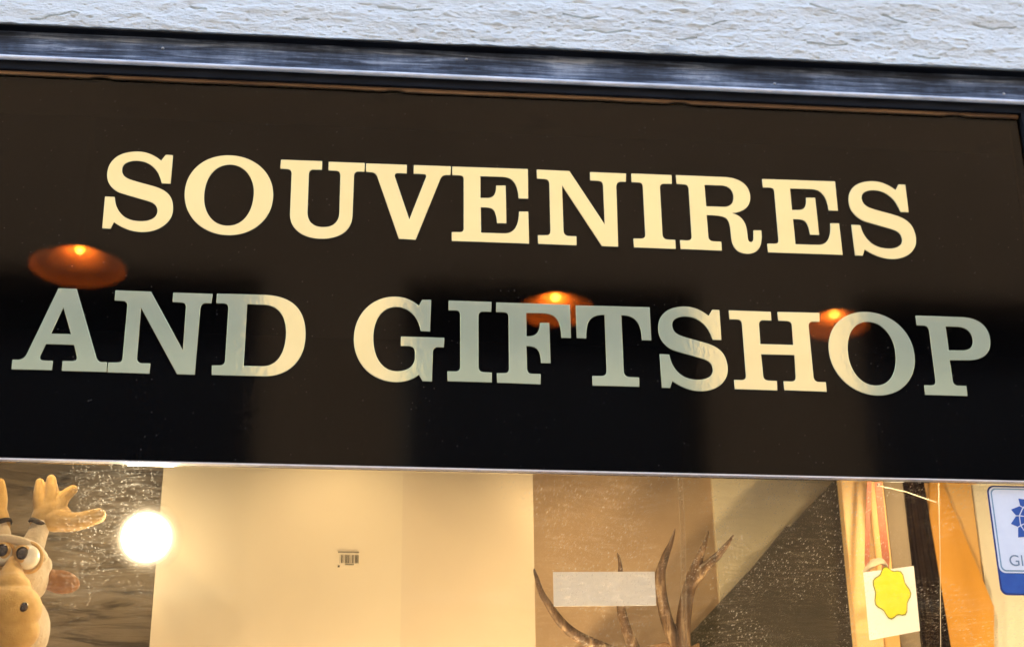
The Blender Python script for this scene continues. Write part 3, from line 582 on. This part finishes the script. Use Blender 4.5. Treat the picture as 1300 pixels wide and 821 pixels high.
# ------------------------------------------------------------------ toy moose
D = .15
k = (CAM-at(12, 707, D)).length/F_PX                    # metres per measured unit at the toy
mo = empty('toy_moose', at(18, 830, D), 'funny plush toy moose with mustard antlers and bulging eyes', 'plush toy')
def q(px, py, dy=0): return at(px, py, D+dy)
blob('head', [(q(16, 728, .03), (46*k, 36*k, 44*k)), (q(58, 716, .02), (8*k, 8*k, 11*k), -.3), (q(16, 800, .02), (44*k, 34*k, 48*k))],
     [([q(38, 700, .03), q(46, 682, .03), q(51, 668, .03)], [16*k, 13*k, 11.5*k]), ([q(2, 700, .03), q(1, 682, .03), q(0, 668, .03)], [15*k, 13*k, 11*k]),
      ([q(-24, 696, -.008), q(0, 684, -.022), q(22, 686, -.026), q(44, 694, -.018), (q(56, 706, .0))], [5*k, 6*k, 6*k, 6*k, 5*k])], m_plush, mo)
for sgn, ax in ((1, 0), (-1, 43)):
    X = (lambda x: x) if sgn == 1 else (lambda x: 51-x)
    blob('antler', [(q(X(68), 653, .032), (22*k, 9*k, 13*k), -.15*sgn)],
         [([q(X(49), 668, .03), q(X(56), 655, .03), q(X(66), 648, .03)], [11*k, 15*k, 16*k], .7),
          ([q(X(54), 650, .03), q(X(50), 632, .03), q(X(50.5), 612, .03)], [11*k, 8.5*k, 5.6*k], .8),
          ([q(X(64), 648, .028), q(X(66), 626, .028), q(X(65), 608, .028)], [12*k, 8.5*k, 6*k], .8),
          ([q(X(72), 648, .03), q(X(80), 632, .03), q(X(93), 621, .03)], [12*k, 8.5*k, 6.2*k], .8),
          ([q(X(70), 660, .028), q(X(95), 662, .024), q(X(125), 654, .02)], [15*k, 12*k, 9.5*k], .8)], m_foam, mo)
    def bandf(bm, X=X, sgn=sgn):
        c = q(X(49), 665, .03); tl_ = .42*sgn; n = 28; rg = []
        for (ra, h) in ((11.8*k, -3.2*k), (13*k, -2*k), (13*k, 2*k), (11.5*k, 3.2*k)):
            rg.append([bm.verts.new((c.x+ra*math.cos(2*PI*i/n)*math.cos(tl_)+h*math.sin(tl_), c.y+ra*math.sin(2*PI*i/n), c.z-ra*math.cos(2*PI*i/n)*math.sin(tl_)+h*math.cos(tl_))) for i in range(n)])
        for a, b_ in zip(rg, rg[1:]):
            for i in range(n): bm.faces.new((a[i], a[(i+1) % n], b_[(i+1) % n], b_[i]))
    mk('antler_band', bandf, m_band, mo, smooth=True)
for cx, cyy, r, px_, py_, rp in ((36, 707, 15.2, 30, 705, 7.8), (1, 703, 14.8, 4.5, 701, 7.4)):
    c = q(cx, cyy, -.030)
    e = blob('eye', [(c, (r*k*.92, r*k*.8, r*k))], [], m_eyewhite, mo, .0011, 2)
    d = (CAM-c).normalized()
    pc = q(px_, py_, -.030)-Vector((0, r*k*.66, 0))
    blob('iris', [(pc+Vector((0, r*k*.10, 0)), (rp*k*1.35, rp*k*.5, rp*k*1.4))], [], m_eyering, e, .0007, 1)
    blob('pupil', [(pc, (rp*k, rp*k*.5, rp*k*1.1))], [], m_pupil, e, .0007, 1)
    ring = [q(cx+(r+1.5)*math.cos(t*2*PI/20), cyy+(r+3)*math.sin(t*2*PI/20), -.026) for t in range(21)]
    blob('eye_rim', [], [(ring, [2.7*k]*21)], m_eyering, e, .0011, 2)
blob('ear', [(q(76, 738, .035), (25*k, 8*k, 15*k), .18)], [([q(52, 728, .03), q(62, 730, .03)], [7*k, 9*k], .8)], m_brownplush, mo)
blob('ear', [(q(-48, 734, .035), (26*k, 8*k, 11*k), -.35)], [([q(-22, 728, .03), q(-34, 730, .03)], [7*k, 9*k], .8)], m_brownplush, mo)
blob('snout', [(q(14, 772, -.05), (36*k, 30*k, 30*k)), (q(14, 800, -.04), (33*k, 26*k, 26*k))], [([q(18, 712, -.030), q(15, 728, -.036), (q(14, 750, -.045))], [7*k, 13*k, 24*k])], m_foam, mo)
for sx_ in (0, 30): blob('nostril', [(q(sx_, 770, -.088), (5*k, 3*k, 6*k), .3)], [], m_pupil, mo, .0009, 1)
bc = q(16, 990, .05)
blob('body', [(bc, (60*k, 50*k, 120*k)), (q(16, 880, .04), (34*k, 30*k, 50*k)), (q(-10, 1090, -.03), (20*k, 40*k, 18*k)), (q(45, 1090, -.03), (20*k, 40*k, 18*k))], [([q(-30, 930, .03), q(-60, 990, .01)], [16*k, 13*k]), ([q(62, 930, .03), q(88, 990, .01)], [16*k, 13*k])], m_foam, mo, .004)
zmin = ZF+.002
# perch that carries the toy
pz = q(16, 1108, 0).z
o = boxes('display_plinth', [(q(-70, 900, 0).x, q(105, 900, 0).x, D-.09, D+.16, ZF+.002, max(pz, ZF+.02))], m_khaki, bev=.004)
tag(o, 'khaki plinth under the plush toy moose', 'plinth')

# ------------------------------------------------------------------ display spotlights (the left one looks out of the window; the rest are added unseen)
def spotlight(name, pos, aim, label, r=.046, L=.10, back=False):
    e = empty(name, pos, label, 'spotlight', 'spotlights inside the shop window')
    d = (Vector(aim)-Vector(pos)).normalized(); rot = d.to_track_quat('-Z', 'Y').to_matrix().to_4x4()
    T = Matrix.Translation(Vector(pos)) @ rot
    def can(bm):
        q_ = .5 if back == 'wall' else 1; lathe(bm, [(r*.5*q_, L), (r*.55*q_, L*.95), (r*.72*q_, L*.5), (r*.96*q_, .012), (r*.985*q_, .003), (r*.96*q_, .002)], (0, 0, 0), 40); bm.transform(T)
    mk('can', can, m_metal, e, smooth=True)
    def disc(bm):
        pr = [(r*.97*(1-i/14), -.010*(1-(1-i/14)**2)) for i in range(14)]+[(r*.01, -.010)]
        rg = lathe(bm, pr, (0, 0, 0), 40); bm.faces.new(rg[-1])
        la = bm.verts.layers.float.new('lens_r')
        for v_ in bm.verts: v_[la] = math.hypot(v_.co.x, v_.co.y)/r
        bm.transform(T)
    mk('bulb', disc, m_lens_glare, e, smooth=True)
    def stem(bm):
        a = T @ Vector((0, 0, L*.98)); tube(bm, [a, Vector((a.x, a.y, a.z+.004)), Vector((a.x, .597, a.z+.004))] if back == 'wall' else [a, Vector((a.x, a.y, ZF+.001 if back == 'floor' else ZB+.244))], .005, 10)
    mk('stem', stem, m_metal, e)
    return e
sp0 = at(186, 682, .24)
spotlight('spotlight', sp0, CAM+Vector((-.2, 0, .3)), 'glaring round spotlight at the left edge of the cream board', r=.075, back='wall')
def add_spot(name, pos, aim, power, size=120, col_=(1, .72, .38), r=.04):
    l = bpy.data.lights.new(name, 'SPOT'); l.energy = power; l.spot_size = math.radians(size); l.spot_blend = .8; l.color = col_; l.shadow_soft_size = r
    o = bpy.data.objects.new(name, l); col.objects.link(o); o.location = pos
    o.rotation_euler = (Vector(aim)-Vector(pos)).to_track_quat('-Z', 'Y').to_euler(); return o
WARM = (1, .74, .42)
hz = ZB+.17
for i, (x, tx, lab) in enumerate(((-.55, -.45, 'added unseen spotlight high behind the sign over the toy moose'), (-.02, .02, 'added unseen spotlight high behind the sign over the barcode label'), (.52, .55, 'added unseen spotlight high behind the sign over the brown backdrop'), (1.15, 1.35, 'added unseen spotlight high behind the sign over the red ribbon'))):  # unseen spotlights added to brighten the display from above
    pos, aim = Vector((x, .10, hz)), Vector((tx, .42, 2.1))
    spotlight('spotlight', pos, aim, lab, r=.022, L=.035)  # added unseen spotlight
    add_spot('spot_beam', pos+(aim-pos).normalized()*.014, aim, (.3, .22, .5, .8)[i], 150, WARM, .02)
for i, (x, tx, lab) in enumerate(((-.62, -.5, 'added unseen footlight on the display floor in front of the toy moose'), (0, .02, 'added unseen footlight on the display floor below the cream board'), (.60, .65, 'added unseen footlight on the display floor below the antlers'), (1.24, 1.30, 'added unseen footlight on the display floor below the window sticker'))):  # unseen footlights added to even out the light on the display
    pos, aim = Vector((x, .085, ZF+.10)), Vector((tx, .42, 2.5))
    spotlight('spotlight', pos, aim, lab, r=.03, L=.06, back='floor')  # added unseen footlight
    add_spot('spot_beam', pos+(aim-pos).normalized()*.016, aim, (2.8, 2.9, 5.0, 4.8)[i], 130, WARM, .03)
add_spot('spot_beam', Vector(sp0)+Vector((0, -.03, .0)), CAM, .7, 170, (1, .8, .5), .045)

# ------------------------------------------------------------------ copper lamps hanging in the shop, seen through the dark glass
def lamp(px, py, wpx, y, label, power):
    c = at(px, py, y); dist = (c-CAM).length; R_ = wpx/2*dist/F_PX
    e = empty('pendant_lamp', c, label, 'lamp', 'copper lamps hanging inside the shop')
    h = R_*.50
    mk('shade', lambda bm: lathe(bm, [(R_, -.004), (R_*.995, 0), (R_*.75, h*.24), (R_*.42, h*.58), (R_*.12, h*.98), (R_*.06, h*1.04), (R_*.06, h*1.09), (R_*.13, h*1.06), (R_*.44, h*.66), (R_*.78, h*.32), (R_*1.02, h*.02), (R_, -.004)], c), m_copper, e, smooth=True)
    blob('bulb', [(c+Vector((0, 0, h*.86)), (R_*.09, R_*.09, R_*.10))], [], m_lampbulb, e, .002, 1)
    mk('cable', lambda bm: tube(bm, [c+Vector((0, 0, h*1.05)), Vector((c.x, c.y, 5.099))], .004, 8), m_hub, e)
    l = bpy.data.lights.new('lamp_glow', 'POINT'); l.energy = power; l.color = (1, .56, .25); l.shadow_soft_size = R_*.1
    lo = bpy.data.objects.new('lamp_glow', l); col.objects.link(lo); lo.location = c+Vector((0, 0, h*.62)); lo.parent = e; lo.matrix_parent_inverse = e.matrix_world.inverted()
lamp(99, 338, 116, 2.0, 'largest copper lamp glowing through the dark glass above the A of AND', .30)
lamp(705, 393, 96, 3.2, 'middle copper lamp glowing through the dark glass behind the F of GIFTSHOP', .75)
lamp(1060, 412, 80, 4.2, 'smallest copper lamp glowing through the dark glass behind the O of GIFTSHOP', .7)

# ------------------------------------------------------------------ window sticker
st = empty('window_sticker', at(1330, 700, .012), 'white and blue rounded sticker on the shop window glass at the right', 'sticker')
sx0 = at(1258, 660, .0125).x; sz1 = at(1280, 616.5, .0125).z; W, H = .150, .215
def rrect(x0, x1, z0, z1, r, tl=True, n=8):
    P = []
    for cx, cz_, a0 in ((x1-r, z1-r, 0), (x0+r, z1-r, 90), (x0+r, z0+r, 180), (x1-r, z0+r, 270)):
        for i in range(n+1):
            a = math.radians(a0+90*i/n); P.append((cx+r*math.cos(a), cz_+r*math.sin(a)))
    return P
x0, x1, z1, z0 = sx0, sx0+W, sz1, sz1-H
ZS = at(1275, 727, .0125).z
prism('sticker_border', rrect(x0, x1, z0, z1, .014), .0122, .0128, m_navy, st)
prism('sticker_blue_panel', rrect(x0+.0035, x1-.0035, z0+.0035, z1-.0035, .011), .0116, .0121, m_blue, st)
prism('sticker_white_panel', rrect(x0+.003, x1-.003, ZS, z1-.003, .012), .0108, .0115, m_stk, st)
prism('pale_line', rrect(x0+.006, x1-.006, ZS+.003, z1-.006, .0105), .0104, .0107, m_pale, st)
prism('sticker_field', rrect(x0+.0085, x1-.0085, ZS+.0055, z1-.0085, .009), .0100, .0103, m_stk, st)
lc = at(1318, 661, .0098); LR = 33*k
def petals(bm):
    # twelve-pointed globe of blue segments
    n = 12
    for ring, (ra, rb_, g) in enumerate(((.16, .42, .10), (.47, .70, .07), (.75, 1.0, .05))):
        for i in range(n):
            a0 = 2*PI*(i+g)/n; a1 = 2*PI*(i+1-g)/n; am = (a0+a1)/2
            pts = [(ra, a0), (ra, a1), (rb_*(.86 if ring == 2 else 1), a1)]
            if ring == 2: pts.append((1.08, am))
            pts.append((rb_*(.86 if ring == 2 else 1), a0))
            vs = [(lc.x+LR*r_*math.cos(a+r_*.35), lc.z+LR*r_*math.sin(a+r_*.35)) for r_, a in pts]
            A = [bm.verts.new((x, .0094, z)) for x, z in vs]; B = [bm.verts.new((x, .0099, z)) for x, z in vs]
            bm.faces.new(A); bm.faces.new(B[::-1])
            for j in range(len(A)): bm.faces.new((A[j], B[j], B[(j+1) % len(A)], A[(j+1) % len(A)]))
mk('emblem', petals, m_blue, st)
fc = bpy.data.curves.new('t', 'FONT'); fc.body = 'Global'; fc.size = .0305; fc.extrude = .0002; fc.space_character = 1.02; fc.offset = -.0001
t = bpy.data.objects.new('tmp', fc); col.objects.link(t); dg = bpy.context.evaluated_depsgraph_get(); dg.update()
me = bpy.data.meshes.new_from_object(t.evaluated_get(dg)); bpy.data.objects.remove(t)
tp = at(1281.5, 717.5, .0096); me.transform(Matrix.Translation((tp.x, .0096, tp.z)) @ Matrix.Rotation(PI/2, 4, 'X'))
link('sticker_wording', me, m_stktext, st)

# ------------------------------------------------------------------ building across the street
ob = empty('ochre_building', (1, -8, 0), 'ochre rendered building with tall dark openings across the street', 'building')
YF = -8.0
ops = [(-9.05, -6.9), (-5.9, -3.75), (-2.75, -.6), (.39, 2.54), (3.70, 5.85), (6.85, 9.0), (10.0, 12.15)]
ZO, ZO0, HT = 6.80, .9, 9.7
def ofac(bm):
    xs = [X0]
    for a, b_ in ops: box(bm, xs[-1], a, YF-.5, YF, 0, ZO); xs.append(b_); box(bm, a, b_, YF-.5, YF, 0, ZO0)
    box(bm, xs[-1], X1, YF-.5, YF, 0, ZO); box(bm, X0, X1, YF-.5, YF, ZO, HT)
mk('wall', ofac, m_ochre, ob)
for a, b_ in ops:
    w = boxes('window', [(a, a+.07, YF-.42, YF-.36, ZO0, ZO), (b_-.07, b_, YF-.42, YF-.36, ZO0, ZO), (a+.071, b_-.071, YF-.42, YF-.36, ZO-.07, ZO), (a+.071, b_-.071, YF-.42, YF-.36, ZO0, ZO0+.07),
                         (a+.071, b_-.071, YF-.415, YF-.365, 4.55, 4.63)], m_opframe, ob)
    boxes('pane', [(a+.02, b_-.02, YF-.40, YF-.39, ZO0+.02, ZO-.02)], m_opglass, w)
boxes('cornice', [(X0, X1, YF+.001, YF+.25, HT-.35, HT-.12), (X0, X1, YF+.001, YF+.4, HT-.119, HT)], m_stone, ob)
mk('roof', lambda bm: box(bm, X0, X1, YF-9, YF+.45, HT+.001, HT+.3), m_tile, ob)

# ------------------------------------------------------------------ sky and sun
w = bpy.data.worlds.new('World'); S.world = w; w.use_nodes = True; nt = w.node_tree
sk = nt.nodes.new('ShaderNodeTexSky'); sk.sky_type = 'NISHITA'; sk.sun_disc = False
SE, SA = math.radians(48), math.radians(12)      # sun behind our building, a little to the right
sk.sun_elevation = SE; sk.sun_rotation = SA; sk.air_density = 1.2; sk.dust_density = 2.5; sk.ozone_density = 1.0
bg = nt.nodes['Background']; bg.inputs['Strength'].default_value = .15; nt.links.new(sk.outputs[0], bg.inputs['Color'])
sl = bpy.data.lights.new('sun', 'SUN'); sl.energy = 2.6; sl.angle = math.radians(.5); sl.color = (1, .93, .82)
so = bpy.data.objects.new('sun', sl); col.objects.link(so)
dirs = Vector((math.sin(SA)*math.cos(SE), math.cos(SA)*math.cos(SE), math.sin(SE)))
so.rotation_euler = dirs.to_track_quat('Z', 'Y').to_euler()
S.view_settings.view_transform = 'Standard'; S.view_settings.look = 'None'; S.view_settings.gamma = 1; S.view_settings.exposure = 3.25
S.cycles.use_denoising = True; S.cycles.max_bounces = 10; S.cycles.transparent_max_bounces = 24
S.cycles.sample_clamp_indirect = 4
